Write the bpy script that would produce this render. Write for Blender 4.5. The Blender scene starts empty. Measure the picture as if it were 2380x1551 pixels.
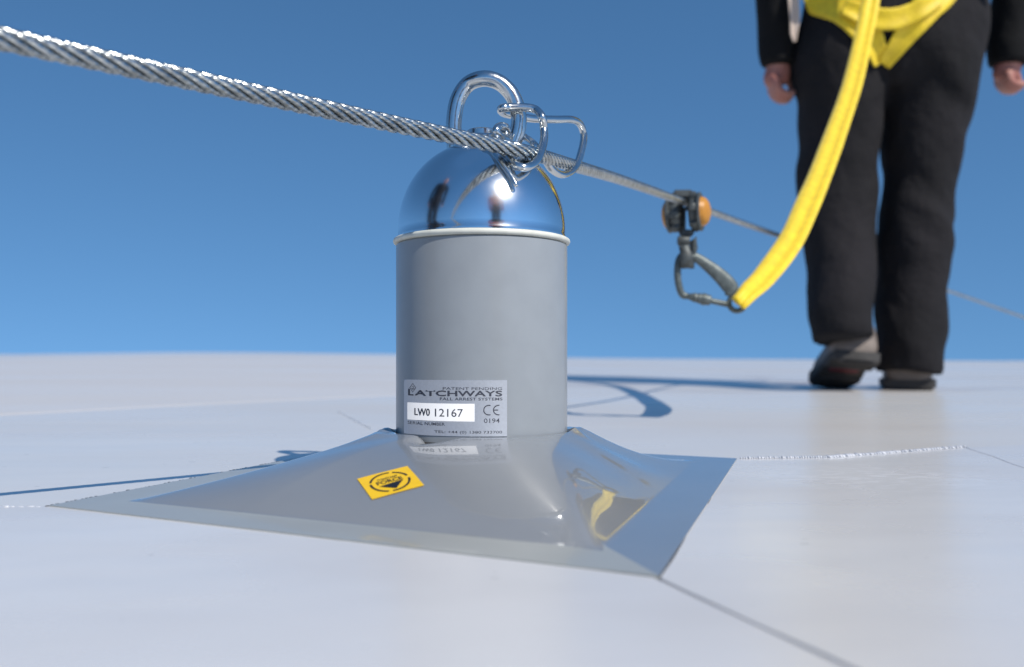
import bpy, bmesh, math, random
from mathutils import Vector, Matrix, noise
from mathutils.bvhtree import BVHTree
random.seed(4)
PI = math.pi
sc = bpy.context.scene
COL = sc.collection

# ------------------------------------------------------------------ camera, light, exposure
EYE = 0.0765                       # camera height over the roof by the post, metres
FPX, CX, HZ, WPX = 2200.0, 1190.0, 840.0, 2380.0
cam_d = bpy.data.cameras.new('camera'); cam = bpy.data.objects.new('camera', cam_d); COL.objects.link(cam)
cam.location = (0, 0, EYE); cam.rotation_euler = (PI/2, 0, 0)
cam_d.sensor_width = 36; cam_d.lens = 36*FPX/WPX
cam_d.shift_y = (HZ-775.5)/WPX
cam_d.clip_start = 0.02; cam_d.clip_end = 500
cam_d.dof.use_dof = True; cam_d.dof.focus_distance = 0.585; cam_d.dof.aperture_fstop = 7.5
sc.camera = cam

SUN_AZ, SUN_EL = math.radians(40), math.radians(45)       # azimuth: to the right of straight behind the camera
L = Vector((math.sin(SUN_AZ)*math.cos(SUN_EL), -math.cos(SUN_AZ)*math.cos(SUN_EL), math.sin(SUN_EL)))
w = bpy.data.worlds.new('World'); sc.world = w; w.use_nodes = True
nt = w.node_tree; bg = nt.nodes['Background']
sky = nt.nodes.new('ShaderNodeTexSky'); sky.sky_type = 'NISHITA'; sky.sun_disc = False
sky.sun_elevation = SUN_EL; sky.sun_rotation = PI-SUN_AZ
sky.altitude = 1500; sky.air_density = 1.0; sky.dust_density = 0.1; sky.ozone_density = 2.5
tcw = nt.nodes.new('ShaderNodeTexCoord'); mpw = nt.nodes.new('ShaderNodeMapping')
mpw.inputs['Location'].default_value = (0, 0, .265); mpw.inputs['Scale'].default_value = (1, 1, .8)   # thin dry air: the deep blue comes down to the roof edge
hs = nt.nodes.new('ShaderNodeHueSaturation'); hs.inputs['Saturation'].default_value = 1.18; hs.inputs['Hue'].default_value = .494
nt.links.new(tcw.outputs['Generated'], mpw.inputs[0]); nt.links.new(mpw.outputs[0], sky.inputs[0])
nt.links.new(sky.outputs[0], hs.inputs['Color']); nt.links.new(hs.outputs[0], bg.inputs[0]); bg.inputs[1].default_value = 0.126
sl = bpy.data.lights.new('sun', 'SUN'); sl.energy = 3.9; sl.angle = math.radians(0.53); sl.color = (1, 0.95, 0.88)
so = bpy.data.objects.new('sun', sl); COL.objects.link(so); so.rotation_euler = L.to_track_quat('Z', 'Y').to_euler()
so.location = (3, -3, 6)
sc.view_settings.view_transform = 'Standard'; sc.view_settings.look = 'None'
sc.view_settings.exposure = 0.22; sc.view_settings.gamma = 1; sc.view_settings.use_curve_mapping = False

# ------------------------------------------------------------------ helpers
def at(px, py, d):                 # a point d metres ahead, from the angle it is seen at
    return Vector(((px-CX)/FPX*d, d, EYE+(HZ-py)/FPX*d))

def mat(name, col, rough=0.5, metal=0.0, var=0.0, vscale=8.0, bump=0.0, bscale=30.0, bdist=0.01, coat=0.0, coat_rough=0.03,
        col2=None, rvar=0.0, spec=0.5, detail=4.0, stretch=None, sheen=0.0, specks=None, scuff=None):
    m = bpy.data.materials.new(name); m.use_nodes = True
    n = m.node_tree; p = n.nodes['Principled BSDF']
    p.inputs['Base Color'].default_value = (*col, 1); p.inputs['Roughness'].default_value = rough
    p.inputs['Metallic'].default_value = metal; p.inputs['Specular IOR Level'].default_value = spec
    p.inputs['Coat Weight'].default_value = coat; p.inputs['Coat Roughness'].default_value = coat_rough
    p.inputs['Sheen Weight'].default_value = sheen
    tc = n.nodes.new('ShaderNodeTexCoord'); src = tc.outputs['Object']
    if stretch:
        mp = n.nodes.new('ShaderNodeMapping'); mp.inputs['Scale'].default_value = stretch
        n.links.new(src, mp.inputs[0]); src = mp.outputs[0]
    if var or rvar:
        nz = n.nodes.new('ShaderNodeTexNoise'); nz.inputs['Scale'].default_value = vscale; nz.inputs['Detail'].default_value = detail
        n.links.new(src, nz.inputs[0])
        if var:
            mx = n.nodes.new('ShaderNodeMixRGB')
            c2 = col2 or tuple(c*(1-var) for c in col)
            mx.inputs[1].default_value = (*col, 1); mx.inputs[2].default_value = (*c2, 1)
            rp = n.nodes.new('ShaderNodeValToRGB'); rp.color_ramp.elements[0].position = .35; rp.color_ramp.elements[1].position = .68
            n.links.new(nz.outputs[0], rp.inputs[0]); n.links.new(rp.outputs[0], mx.inputs[0]); n.links.new(mx.outputs[0], p.inputs['Base Color'])
        if rvar:
            mr = n.nodes.new('ShaderNodeMapRange'); mr.inputs[3].default_value = max(0, rough-rvar); mr.inputs[4].default_value = rough+rvar
            n.links.new(nz.outputs[0], mr.inputs[0]); n.links.new(mr.outputs[0], p.inputs['Roughness'])
    if specks or scuff:              # specks: (scale, amount, colour); scuff: (x, y, radius, colour)
        last = p.inputs['Base Color'].links[0].from_socket
        if specks:
            vo = n.nodes.new('ShaderNodeTexVoronoi'); vo.inputs['Scale'].default_value = specks[0]; n.links.new(src, vo.inputs['Vector'])
            nm = n.nodes.new('ShaderNodeTexNoise'); nm.inputs['Scale'].default_value = specks[0]*.21; n.links.new(src, nm.inputs[0])
            th = n.nodes.new('ShaderNodeMath'); th.operation = 'MULTIPLY_ADD'; th.inputs[1].default_value = .32; th.inputs[2].default_value = -.12
            n.links.new(nm.outputs[0], th.inputs[0])
            lt = n.nodes.new('ShaderNodeMath'); lt.operation = 'LESS_THAN'; n.links.new(vo.outputs['Distance'], lt.inputs[0]); n.links.new(th.outputs[0], lt.inputs[1])
            am = n.nodes.new('ShaderNodeMath'); am.operation = 'MULTIPLY'; am.inputs[1].default_value = specks[1]; n.links.new(lt.outputs[0], am.inputs[0])
            m2 = n.nodes.new('ShaderNodeMixRGB'); m2.inputs[2].default_value = (*specks[2], 1)
            n.links.new(am.outputs[0], m2.inputs[0]); n.links.new(last, m2.inputs[1]); last = m2.outputs[0]
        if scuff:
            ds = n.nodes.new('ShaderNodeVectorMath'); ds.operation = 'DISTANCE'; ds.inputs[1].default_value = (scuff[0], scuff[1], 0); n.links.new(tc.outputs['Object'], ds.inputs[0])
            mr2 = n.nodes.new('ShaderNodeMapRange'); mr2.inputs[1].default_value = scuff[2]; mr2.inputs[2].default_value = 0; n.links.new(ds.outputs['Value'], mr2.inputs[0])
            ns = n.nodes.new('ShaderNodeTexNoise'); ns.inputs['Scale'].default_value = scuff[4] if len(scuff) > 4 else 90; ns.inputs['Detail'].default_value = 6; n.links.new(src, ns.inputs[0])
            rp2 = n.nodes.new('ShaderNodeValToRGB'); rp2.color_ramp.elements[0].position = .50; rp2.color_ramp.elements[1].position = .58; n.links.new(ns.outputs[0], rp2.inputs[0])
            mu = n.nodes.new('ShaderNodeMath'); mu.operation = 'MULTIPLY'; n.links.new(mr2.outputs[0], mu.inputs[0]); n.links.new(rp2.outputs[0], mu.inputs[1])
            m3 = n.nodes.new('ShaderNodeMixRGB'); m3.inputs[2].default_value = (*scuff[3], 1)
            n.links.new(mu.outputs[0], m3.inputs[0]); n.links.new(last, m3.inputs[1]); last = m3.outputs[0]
        n.links.new(last, p.inputs['Base Color'])
    if bump:
        nb = n.nodes.new('ShaderNodeTexNoise'); nb.inputs['Scale'].default_value = bscale; nb.inputs['Detail'].default_value = 3
        n.links.new(src, nb.inputs[0])
        b = n.nodes.new('ShaderNodeBump'); b.inputs['Strength'].default_value = bump; b.inputs['Distance'].default_value = bdist
        n.links.new(nb.outputs[0], b.inputs['Height']); n.links.new(b.outputs[0], p.inputs['Normal'])
        if coat: n.links.new(b.outputs[0], p.inputs['Coat Normal'])
    return m

def add_obj(name, verts, faces, m, parent=None, smooth=True):
    me = bpy.data.meshes.new(name); me.from_pydata([tuple(v) for v in verts], [], faces); me.update()
    return link(name, me, m, parent, smooth)

def link(name, me, m, parent=None, smooth=True):
    if m is not None:
        me.materials.clear(); me.materials.append(m)
    me.polygons.foreach_set('use_smooth', [smooth]*len(me.polygons))
    o = bpy.data.objects.new(name, me); COL.objects.link(o)
    if parent is not None: attach(o, parent)
    return o

def root_of(o):
    while o.parent: o = o.parent
    return o

def attach(o, p):                  # vertices are in metres of the place; keep them there under a moved root
    o.parent = p
    o.matrix_parent_inverse = Matrix.Translation(-p.location) if p.parent is None else Matrix.Identity(4)

def thing(name, label, cat, loc=(0, 0, 0), group=None):
    o = bpy.data.objects.new(name, None); COL.objects.link(o); o.location = loc; o.empty_display_size = .02
    o['label'] = label; o['category'] = cat
    if group: o['group'] = group
    return o

def autosmooth(o, deg=35):
    bm = bmesh.new(); bm.from_mesh(o.data)
    bmesh.ops.recalc_face_normals(bm, faces=bm.faces)
    for e in bm.edges:
        if len(e.link_faces) == 2 and e.calc_face_angle(0) > math.radians(deg): e.smooth = False
    bm.to_mesh(o.data); bm.free()
    return o

def catmull(pts, n=8, closed=False):
    P = [Vector(p) for p in pts]; out = []; N = len(P)
    rng = range(N) if closed else range(N-1)
    for i in rng:
        if closed: p0, p1, p2, p3 = P[(i-1) % N], P[i], P[(i+1) % N], P[(i+2) % N]
        else: p0, p1, p2, p3 = P[max(i-1, 0)], P[i], P[i+1], P[min(i+2, N-1)]
        for k in range(n):
            t = k/n
            out.append(.5*((2*p1)+(p2-p0)*t+(2*p0-5*p1+4*p2-p3)*t*t+(3*p1-p0-3*p2+p3)*t**3))
    if not closed: out.append(P[-1].copy())
    return out

def frames(pts, up=None, closed=False):
    N = len(pts); T = []
    for i in range(N):
        a = pts[(i-1) % N] if closed else pts[max(i-1, 0)]; b = pts[(i+1) % N] if closed else pts[min(i+1, N-1)]
        T.append((b-a).normalized())
    out = []
    if up is not None:
        for t in T:
            n = (up-t*up.dot(t)).normalized(); out.append((t, n, t.cross(n)))
        return out
    r = Vector((0, 0, 1)) if abs(T[0].z) < .9 else Vector((0, 1, 0))
    n = (r-T[0]*r.dot(T[0])).normalized()
    for t in T:
        n = (n-t*n.dot(t)).normalized(); out.append((t, n, t.cross(n)))
    return out

def tube(pts, rad, seg=16, closed=False, up=None, V=None, F=None, caps=True, sect=None):
    """rad: number, list, or list of (a, b) half axes; b along n, a along t x n"""
    V = [] if V is None else V; F = [] if F is None else F
    pts = [Vector(p) for p in pts]; fr = frames(pts, up, closed); base = len(V); N = len(pts)
    for i, (p, (t, n, b)) in enumerate(zip(pts, fr)):
        r = rad[i] if isinstance(rad, (list, tuple)) else rad
        ra, rb = r if isinstance(r, (tuple, list)) else (r, r)
        for k in range(seg):
            if sect: sx, sy = sect[k]
            else: a = 2*PI*k/seg; sx, sy = math.cos(a), math.sin(a)
            V.append(p+b*ra*sx+n*rb*sy)
    for i in range(N if closed else N-1):
        j = (i+1) % N
        for k in range(seg):
            F.append((base+i*seg+k, base+i*seg+(k+1) % seg, base+j*seg+(k+1) % seg, base+j*seg+k))
    if caps and not closed:
        F.append(tuple(base+k for k in range(seg))[::-1]); F.append(tuple(base+(N-1)*seg+k for k in range(seg)))
    return V, F

def lathe(prof, c=(0, 0, 0), seg=96, axis=None, V=None, F=None, wob=None):
    V = [] if V is None else V; F = [] if F is None else F
    base = len(V); q = Vector((0, 0, 1)).rotation_difference(Vector(axis)).to_matrix() if axis is not None else Matrix.Identity(3)
    for r, h in prof:
        for k in range(seg):
            a = 2*PI*k/seg; rr = r*(wob(a, r, h) if wob else 1)
            V.append(Vector(c)+q @ Vector((rr*math.cos(a), rr*math.sin(a), h)))
    for i in range(len(prof)-1):
        for k in range(seg):
            F.append((base+i*seg+k, base+i*seg+(k+1) % seg, base+(i+1)*seg+(k+1) % seg, base+(i+1)*seg+k))
    return V, F

def box(c, s, rot=None, V=None, F=None, bev=.12):
    """chamfered box; s = full sizes"""
    bm = bmesh.new(); bmesh.ops.create_cube(bm, size=1)
    bmesh.ops.scale(bm, vec=Vector(s), verts=bm.verts)
    bmesh.ops.bevel(bm, geom=bm.edges[:], offset=min(s)*bev, segments=2, affect='EDGES')
    V = [] if V is None else V; F = [] if F is None else F; base = len(V)
    bm.verts.index_update()
    for v in bm.verts: V.append(Vector(c)+(rot @ v.co if rot else v.co))
    for f in bm.faces: F.append(tuple(base+v.index for v in f.verts))
    bm.free()
    return V, F

def remesh(name, V, F, voxel, smooth_it=4, tmpmods=None):
    me = bpy.data.meshes.new('tmp'); me.from_pydata([tuple(v) for v in V], [], F); me.update()
    o = bpy.data.objects.new('tmp', me); COL.objects.link(o)
    bm = bmesh.new(); bm.from_mesh(me); bmesh.ops.recalc_face_normals(bm, faces=bm.faces); bm.to_mesh(me); bm.free()
    r = o.modifiers.new('r', 'REMESH'); r.mode = 'VOXEL'; r.voxel_size = voxel
    if smooth_it:
        s = o.modifiers.new('s', 'SMOOTH'); s.factor = .5; s.iterations = smooth_it
    dg = bpy.context.evaluated_depsgraph_get(); dg.update()
    out = bpy.data.meshes.new_from_object(o.evaluated_get(dg)); out.name = name
    bpy.data.objects.remove(o)
    return out

def bake(o):
    dg = bpy.context.evaluated_depsgraph_get(); dg.update()
    me = bpy.data.meshes.new_from_object(o.evaluated_get(dg)); o.modifiers.clear(); o.data = me
    return o

def text_mesh(s, bold=0.0):
    c = bpy.data.curves.new('t', 'FONT'); c.body = s; c.offset = bold; c.resolution_u = 3
    o = bpy.data.objects.new('t', c); COL.objects.link(o)
    dg = bpy.context.evaluated_depsgraph_get(); dg.update()
    me = bpy.data.meshes.new_from_object(o.evaluated_get(dg))
    V = [v.co.copy() for v in me.vertices]; F = [tuple(p.vertices) for p in me.polygons]
    bpy.data.objects.remove(o); bpy.data.curves.remove(c)
    return V, F

def fit_text(s, x0, x1, y0, y1, bold=0.0):        # into a box, y downwards
    V, F = text_mesh(s, bold)
    a0 = min(v.x for v in V); a1 = max(v.x for v in V); b0 = min(v.y for v in V); b1 = max(v.y for v in V)
    return [((v.x-a0)/(a1-a0)*(x1-x0)+x0, y1+(v.y-b0)/(b1-b0)*(y0-y1)) for v in V], F

def poly_line(pts, wd, closed=False):             # 2-D stroke, list of quads
    V, F = [], []; N = len(pts)
    for i in range(N):
        a = pts[(i-1) % N] if closed or i else pts[i]; b = pts[(i+1) % N] if closed or i < N-1 else pts[i]
        dx, dy = b[0]-a[0], b[1]-a[1]; l = math.hypot(dx, dy) or 1
        V += [(pts[i][0]-dy/l*wd/2, pts[i][1]+dx/l*wd/2), (pts[i][0]+dy/l*wd/2, pts[i][1]-dx/l*wd/2)]
    for i in range(N if closed else N-1):
        j = (i+1) % N; F.append((2*i, 2*i+1, 2*j+1, 2*j))
    return V, F

def smooth01(t):
    t = min(1, max(0, t)); return t*t*(3-2*t)

def interp(x, tab):
    if x <= tab[0][0]: return tab[0][1]
    for (a, p), (b, q) in zip(tab, tab[1:]):
        if x <= b: return p+(q-p)*(x-a)/(b-a)
    return tab[-1][1]

# ------------------------------------------------------------------ materials
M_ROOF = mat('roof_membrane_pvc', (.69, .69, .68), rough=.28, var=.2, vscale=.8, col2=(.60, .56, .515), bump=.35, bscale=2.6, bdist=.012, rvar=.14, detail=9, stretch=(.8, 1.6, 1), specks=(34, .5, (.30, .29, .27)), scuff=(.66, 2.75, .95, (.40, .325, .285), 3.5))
M_AGED = mat('aged_roof_sheet_pvc', (.70, .665, .625), rough=.34, var=.2, vscale=.9, col2=(.61, .57, .53), bump=.35, bscale=2.6, bdist=.012, rvar=.14, detail=9, stretch=(.6, 1.8, 1), specks=(30, .5, (.33, .31, .28)))
M_SHEET = mat('roof_sheet_pvc', (.69, .69, .69), rough=.28, var=.2, vscale=3.4, col2=(.555, .545, .545), bump=.35, bscale=4.2, bdist=.007, rvar=.14, detail=9, stretch=(.9, 1.5, 1), specks=(46, .45, (.32, .31, .29)), scuff=(.235, .615, .09, (.75, .75, .76)))
M_GREY = mat('grey_powder_coat', (.29, .31, .325), rough=.38, var=.06, vscale=60, bump=.02, bscale=900, bdist=.001, coat=.25, coat_rough=.12)
M_FLASH = mat('grey_gloss_plastic', (.25, .258, .265), rough=.3, var=.06, vscale=14, bump=.14, bscale=12, bdist=.0015, coat=1.0, coat_rough=.02)
M_FLANGE = mat('haze_painted_flange_plastic', (.37, .38, .355), rough=.38, var=.1, vscale=9, col2=(.33, .335, .315), bump=.2, bscale=30, bdist=.001, coat=.35, coat_rough=.06)
M_FLASH.node_tree.nodes['Principled BSDF'].inputs['Coat IOR'].default_value = 1.42
M_CHROME = mat('polished_chrome', (.86, .88, .89), rough=.14, metal=1, bump=.2, bscale=24, bdist=.0007, rvar=.09, vscale=45)
M_STEEL = mat('bright_steel', (.62, .64, .64), rough=.2, metal=1, rvar=.1, vscale=300, bump=.1, bscale=500, bdist=.0004)
M_ROPE = mat('galvanised_wire', (.52, .545, .54), rough=.24, metal=1, var=.35, vscale=90, rvar=.08)
M_CORE = mat('greased_core_wire', (.10, .105, .10), rough=.5, metal=.6, var=.3, vscale=200)
M_SEAL = mat('cream_rubber', (.68, .68, .60), rough=.5, var=.12, vscale=120)
M_PLATE = mat('silver_foil_label', (.52, .55, .60), rough=.38, metal=.55, var=.08, vscale=700)
M_WHITE = mat('white_label_ink', (.82, .82, .82), rough=.5, var=.03, vscale=200)
M_INK = mat('dark_grey_ink', (.055, .06, .08), rough=.5, var=.2, vscale=400)
M_BLACK = mat('black_ink', (.012, .013, .02), rough=.5, var=.2, vscale=400)
M_YSTICK = mat('yellow_sticker_vinyl', (.90, .55, .01), rough=.4, var=.06, vscale=150)
M_YELLOW = mat('yellow_webbing', (.86, .62, .012), rough=.55, var=.16, vscale=70, col2=(.72, .50, .01), bump=.5, bscale=260, bdist=.0015, sheen=.2)
M_CLOTH = mat('black_work_cloth', (.0095, .009, .010), rough=.9, var=.5, vscale=6, col2=(.015, .0135, .0155), bump=.7, bscale=18, bdist=.015, spec=.25)
M_JACKET = mat('black_jacket_cloth', (.006, .006, .0065), rough=.9, spec=.25, var=.3, vscale=9, bump=.5, bscale=24, bdist=.01)
M_SKIN = mat('skin', (.42, .20, .15), rough=.55, var=.3, vscale=22, col2=(.33, .12, .09), bump=.2, bscale=120, bdist=.002)
M_HAIR = mat('brown_hair', (.035, .022, .015), rough=.6, var=.4, vscale=60, bump=.6, bscale=150, bdist=.004)
M_BOOT = mat('worn_brown_leather', (.10, .08, .066), rough=.6, var=.6, vscale=14, col2=(.25, .20, .165), bump=.4, bscale=60, bdist=.004)
M_SOLE = mat('dark_rubber', (.035, .032, .03), rough=.7, var=.4, vscale=30, bump=.4, bscale=80, bdist=.004)
M_RED = mat('red_rubber', (.2, .012, .022), rough=.6, var=.3, vscale=40)
M_CAST = mat('dark_cast_metal', (.085, .098, .098), rough=.5, metal=.35, var=.35, vscale=150, col2=(.05, .055, .055), bump=.35, bscale=600, bdist=.0006)
M_FORGED = mat('forged_grey_steel', (.13, .15, .145), rough=.48, metal=.4, var=.35, vscale=130, col2=(.075, .09, .085), bump=.35, bscale=500, bdist=.0006)
M_ORANGE = mat('orange_plastic', (.55, .235, .028), rough=.4, var=.15, vscale=200)
M_BEIGE = mat('pale_beige_strip', (.55, .44, .36), rough=.7, var=.1, vscale=40)

# ------------------------------------------------------------------ roof
EDGE = [(-.54, 823), (-.35, 818), (-.15, 821), (.07, 831), (.25, 835), (.5, 838)]
def roof_z(x, y):
    if y <= .85: return 0.0
    k = x/y
    s = (EYE+(HZ-interp(k, EDGE))/FPX*12)/11.1
    e = y-.85; rise = s*(e*e/(e+.15)) if y < 12 else s*(11.15*11.15/11.3)
    return rise - (0 if y < 12 else .02*(y-12)+.004*(y-12)**2)

V, F = [], []
NA = 144; rad = [0.0]+[.06*1.115**i for i in range(62)]
for r in rad:
    for k in range(NA):
        a = 2*PI*k/NA; x, y = r*math.cos(a), r*math.sin(a)
        V.append((x, y, max(-14, roof_z(x, y))))
for i in range(len(rad)-1):
    for k in range(NA):
        F.append((i*NA+k, (i+1)*NA+k, (i+1)*NA+(k+1) % NA, i*NA+(k+1) % NA))
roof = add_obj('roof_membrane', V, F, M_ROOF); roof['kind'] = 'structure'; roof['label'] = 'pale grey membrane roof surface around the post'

def ground_pt(px, py):
    d = FPX*EYE/(py-HZ); return Vector(((px-CX)/FPX*d, d, 0))
PL, PF, PR = ground_pt(110, 1185), ground_pt(1535, 1355), ground_pt(1715, 1072)
PB = PL+PR-PF
PC = Vector(((1120-CX)/FPX*.605, .605, 0)); TR = .0545

def sheet(name, quads, nm, label, h=.0016, seed=1.7, m=None, feather=0.0):
    V, F = [], []
    for (A, B, C, D) in quads:
        A, B, C, D = [Vector((*q[:2], 0)) for q in (A, B, C, D)]
        base = len(V)
        for i in range(nm+1):
            for j in range(nm+1):
                u, v = (i/nm)**1.6, j/nm
                p = (A.lerp(B, v)).lerp(D.lerp(C, v), u)
                V.append((p.x+.0012*noise.noise(Vector((p.x*22, p.y*22, seed))), p.y+.0012*noise.noise(Vector((p.y*22, seed, p.x*22))), roof_z(p.x, p.y)+h))
        for i in range(nm):
            for j in range(nm): F.append((base+i*(nm+1)+j, base+(i+1)*(nm+1)+j, base+(i+1)*(nm+1)+j+1, base+i*(nm+1)+j+1))
    bm = bmesh.new(); vs = [bm.verts.new(v) for v in V]
    for f in F: bm.faces.new([vs[i] for i in f])
    bmesh.ops.remove_doubles(bm, verts=bm.verts, dist=.0002)
    be = [e for e in bm.edges if len(e.link_faces) == 1]
    r = bmesh.ops.extrude_edge_only(bm, edges=be)
    for g in r['geom']:
        if isinstance(g, bmesh.types.BMVert): g.co.z -= h+.001; g.co.y -= feather
    bmesh.ops.recalc_face_normals(bm, faces=bm.faces)
    me = bpy.data.meshes.new(name); bm.to_mesh(me); bm.free()
    o = link(name, me, m or M_SHEET, None, False); o['kind'] = 'structure'; o['label'] = label
    return o
seam_dir = (ground_pt(1950, 1551)-PF).normalized(); PD = PF+seam_dir*.62
rs = (ground_pt(2240, 1045)-PR).normalized(); RF = PR+rs*2.1
g = Vector((.0016, .0008, 0))
sheet('membrane_sheet', [(PF+Vector((.0002, .001, 0)), PR-Vector((.003, .002, 0)), RF, PD+g)], 90, 'grey membrane sheet right of the flashing, lapped along its seam')
LF = PL+Vector((-1.1, .02, 0))
sheet('membrane_sheet', [(PL+Vector((.003, .001, 0)), PF+Vector((-.0024, .002, 0)), PD-g*1.8, Vector((-.2, -.3, 0))), (LF, PL+Vector((.003, .001, 0)), Vector((-.2, -.3, 0)), Vector((-1.3, -.3, 0)))], 90,
      'grey membrane sheet in front of the flashing', seed=9.3)

def roof_pt(px, py):
    d = 1.0
    for _ in range(60): d = .5*d+.5*(EYE-roof_z((px-CX)/FPX*d, d))*FPX/(py-HZ)
    return Vector(((px-CX)/FPX*d, d, 0))
AQ = [roof_pt(*p) for p in ((-420, 985), (1105, 912))]
sheet('membrane_sheet', [(AQ[0], AQ[1], Vector((-.25, 7.6, 0)), Vector((-7, 6.2, 0)))], 60, 'warmer aged membrane sheet lapped across the far left of the roof', h=.0013, seed=4.1, m=M_AGED, feather=.03)
def bead(name, a, b, n, r, label, h=.0012, m=None):          # a run of small blobs, for welds and the edge shadow
    V, F = [], []
    a, b = Vector(a), Vector(b); d = (b-a).normalized(); side = Vector((-d.y, d.x, 0))
    for i in range(n):
        t = (i+random.uniform(-.2, .2))/n
        p = a.lerp(b, t)+side*random.uniform(-.0006, .0006); p.z = roof_z(p.x, p.y)+h
        rr = r*random.uniform(.5, 1.25)
        base = len(V); l = (b-a).length/n*random.uniform(.3, .55)
        q = [p-d*l, p-d*l*.5, p+d*l*.5, p+d*l]
        tube(q, [rr*.4, rr, rr*.9, rr*.3], 6, V=V, F=F)
    o = add_obj(name, V, F, m or M_WELD); o['kind'] = 'stuff'; o['label'] = label
    return o
M_EDGE_SHADE = mat('painted_edge_shade', (.07, .07, .075), rough=.5, var=.3, vscale=200)  # shadow of the cut membrane edge, put into a dark colour
M_WELD = mat('weld_pvc', (.62, .63, .66), rough=.3, var=.1, vscale=100)
S1 = ground_pt(1925, 1069); S2 = ground_pt(2090, 1056); S3 = ground_pt(2245, 1044); S4 = ground_pt(2380, 1092)
WV, WF = [], []
def stitchy(a, b, n, r, wd):        # regular cross dashes left by the welding roller, on a low ridge
    a, b = Vector(a), Vector(b); d = (b-a).normalized(); sd = Vector((-d.y, d.x, 0))
    for i in range(n):
        p = a.lerp(b, (i+random.uniform(-.15, .15))/n); p.z = roof_z(p.x, p.y)+.0016
        k = random.uniform(.55, 1.1)
        tube([p-sd*wd*k, p-sd*wd*k*.5+Vector((0, 0, r*.6)), p+sd*wd*k*.5+Vector((0, 0, r*.6)), p+sd*wd*k], [r*.4, r*k, r*k, r*.4], 6, V=WV, F=WF)
stitchy(PR+rs*.003, S1, 34, .0011, .0022); stitchy(S1, S2, 30, .0013, .0036); stitchy(S2, S3, 26, .0012, .0028)
o = add_obj('seam_weld', WV, WF, M_WELD); o['kind'] = 'stuff'; o['label'] = 'dotted pale weld bead along the seam right of the flashing'
q4 = [S3.lerp(S4, i/10)+Vector((0, .004*math.sin(i*.9), 0)) for i in range(14)]
for v in q4: v.z = roof_z(v.x, v.y)+.0012
WV, WF = tube(q4, [(.0016, .0008)]*14, 8, up=Vector((0, 0, 1)))
o = add_obj('seam_lip', WV, WF, M_WELD); o['kind'] = 'structure'; o['label'] = 'low lip where the seam right of the flashing turns back'
EB = PL.lerp(PB, .62); nb_ = Vector((-.0012, .0012, 0))
bead('edge_shadow_line', PL+nb_, EB+nb_, 70, .0008, 'dark ragged line standing for the cut membrane edge and its shadow, back left of the flashing', m=M_EDGE_SHADE)
bead('seam_weld', PL+Vector((-.004, .0, 0)), PL+Vector((-.12, .002, 0)), 26, .0010, 'lumpy pale weld bead left of the flashing corner')
bead('seam_weld', ground_pt(786, 968), ground_pt(866, 1003), 30, .0007, 'thin weld line on the membrane behind the flashing')

# ------------------------------------------------------------------ anchor post
post = thing('anchor_post', 'grey cylindrical fall arrest anchor post with chrome dome on a flared glossy base', 'anchor post', PC)

QC = [p.xy-PC.xy for p in (PF, PR, PB, PL)]            # outline corners seen from the axis
EDG = []
for i in range(4):
    p, e = QC[i], (QC[(i+1) % 4]-QC[i]).normalized(); nrm = Vector((-e.y, e.x))
    if nrm.dot(p) > 0: nrm = -nrm
    EDG.append((p, nrm, -nrm.dot(p)))                # inward normal and distance from the axis
def edge_dist(x, y): return [nrm.dot(Vector((x, y))-p) for p, nrm, D in EDG]
def quad_dir(a):                    # outline radius along angle a, and which side it meets
    d = Vector((math.cos(a), math.sin(a))); best = (9, 0)
    for k, (p, nrm, D) in enumerate(EDG):
        c = -nrm.dot(d)
        if c > 1e-6 and D/c < best[0]: best = (D/c, k)
    return best
def smin(a, b, k):
    h = max(0, min(1, .5+.5*(b-a)/k)); return b*(1-h)+a*h-k*h*(1-h)
FLG = .030                          # flat flange along the outline
def bumpf(a, c, wd):
    d = (a-c+PI) % (2*PI)-PI; return math.exp(-(d/wd)**2)
def mid_ang(k): m = (QC[k]+QC[(k+1) % 4])/2; return math.atan2(m.y, m.x)
A_LF, A_FR = mid_ang(3), mid_ang(0)
A_GAP = math.atan2(-.89, -.43)      # where the rim pulls off the tube, front left
def flash_h(x, y, a, u):
    ts = []
    for (p, nrm, D), d in zip(EDG, edge_dist(x, y)): ts.append((d-FLG)/(D-TR-.003-FLG))
    t = ts[0]
    for v in ts[1:]: t = smin(t, v, .11)
    t = min(1.02, t); e = .014; t = .5*(t+math.sqrt(t*t+e*e)); t = min(1, t)
    dl = (a+1.72+PI) % (2*PI)-PI
    c = -.80+1.68*math.exp(-(dl/.92)**4)+.85*bumpf(a, A_FR+.15, .45)
    c = max(-.8, min(.72, c))
    rim = math.exp(-(u/.10)**2)
    gap = bumpf(a, A_GAP, .15)*rim; pk = (bumpf(a, PI+.12, .13)+bumpf(a, -.05, .12))*rim
    wv = (.0004*math.sin(3*a+1)+.0003*math.sin(7*a))*4*t*(1-t)
    return .0022+.0303*(t+c*t*(1-t))-.0075*gap+.0022*pk+wv
crn = sorted(math.atan2(v.y, v.x) for v in QC)
angs = []
for i in range(4):                  # corners fall exactly on a column
    a, b = crn[i], crn[(i+1) % 4]+(2*PI if i == 3 else 0)
    angs += [a+(b-a)*j/70 for j in range(70)]
KI = [0, .01, .03, .06, .10, .15, .22, .30, .38, .46, .54, .62, .70, .77, .83, .88, .92, .95, .972, .985, .994, 1.0]; KO = [.03, .08, .16, .3, .6, 1.0]
V, F = [], []
NAG = len(angs); rows = [(k, 0) for k in KI]+[(1, k) for k in KO]
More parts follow.
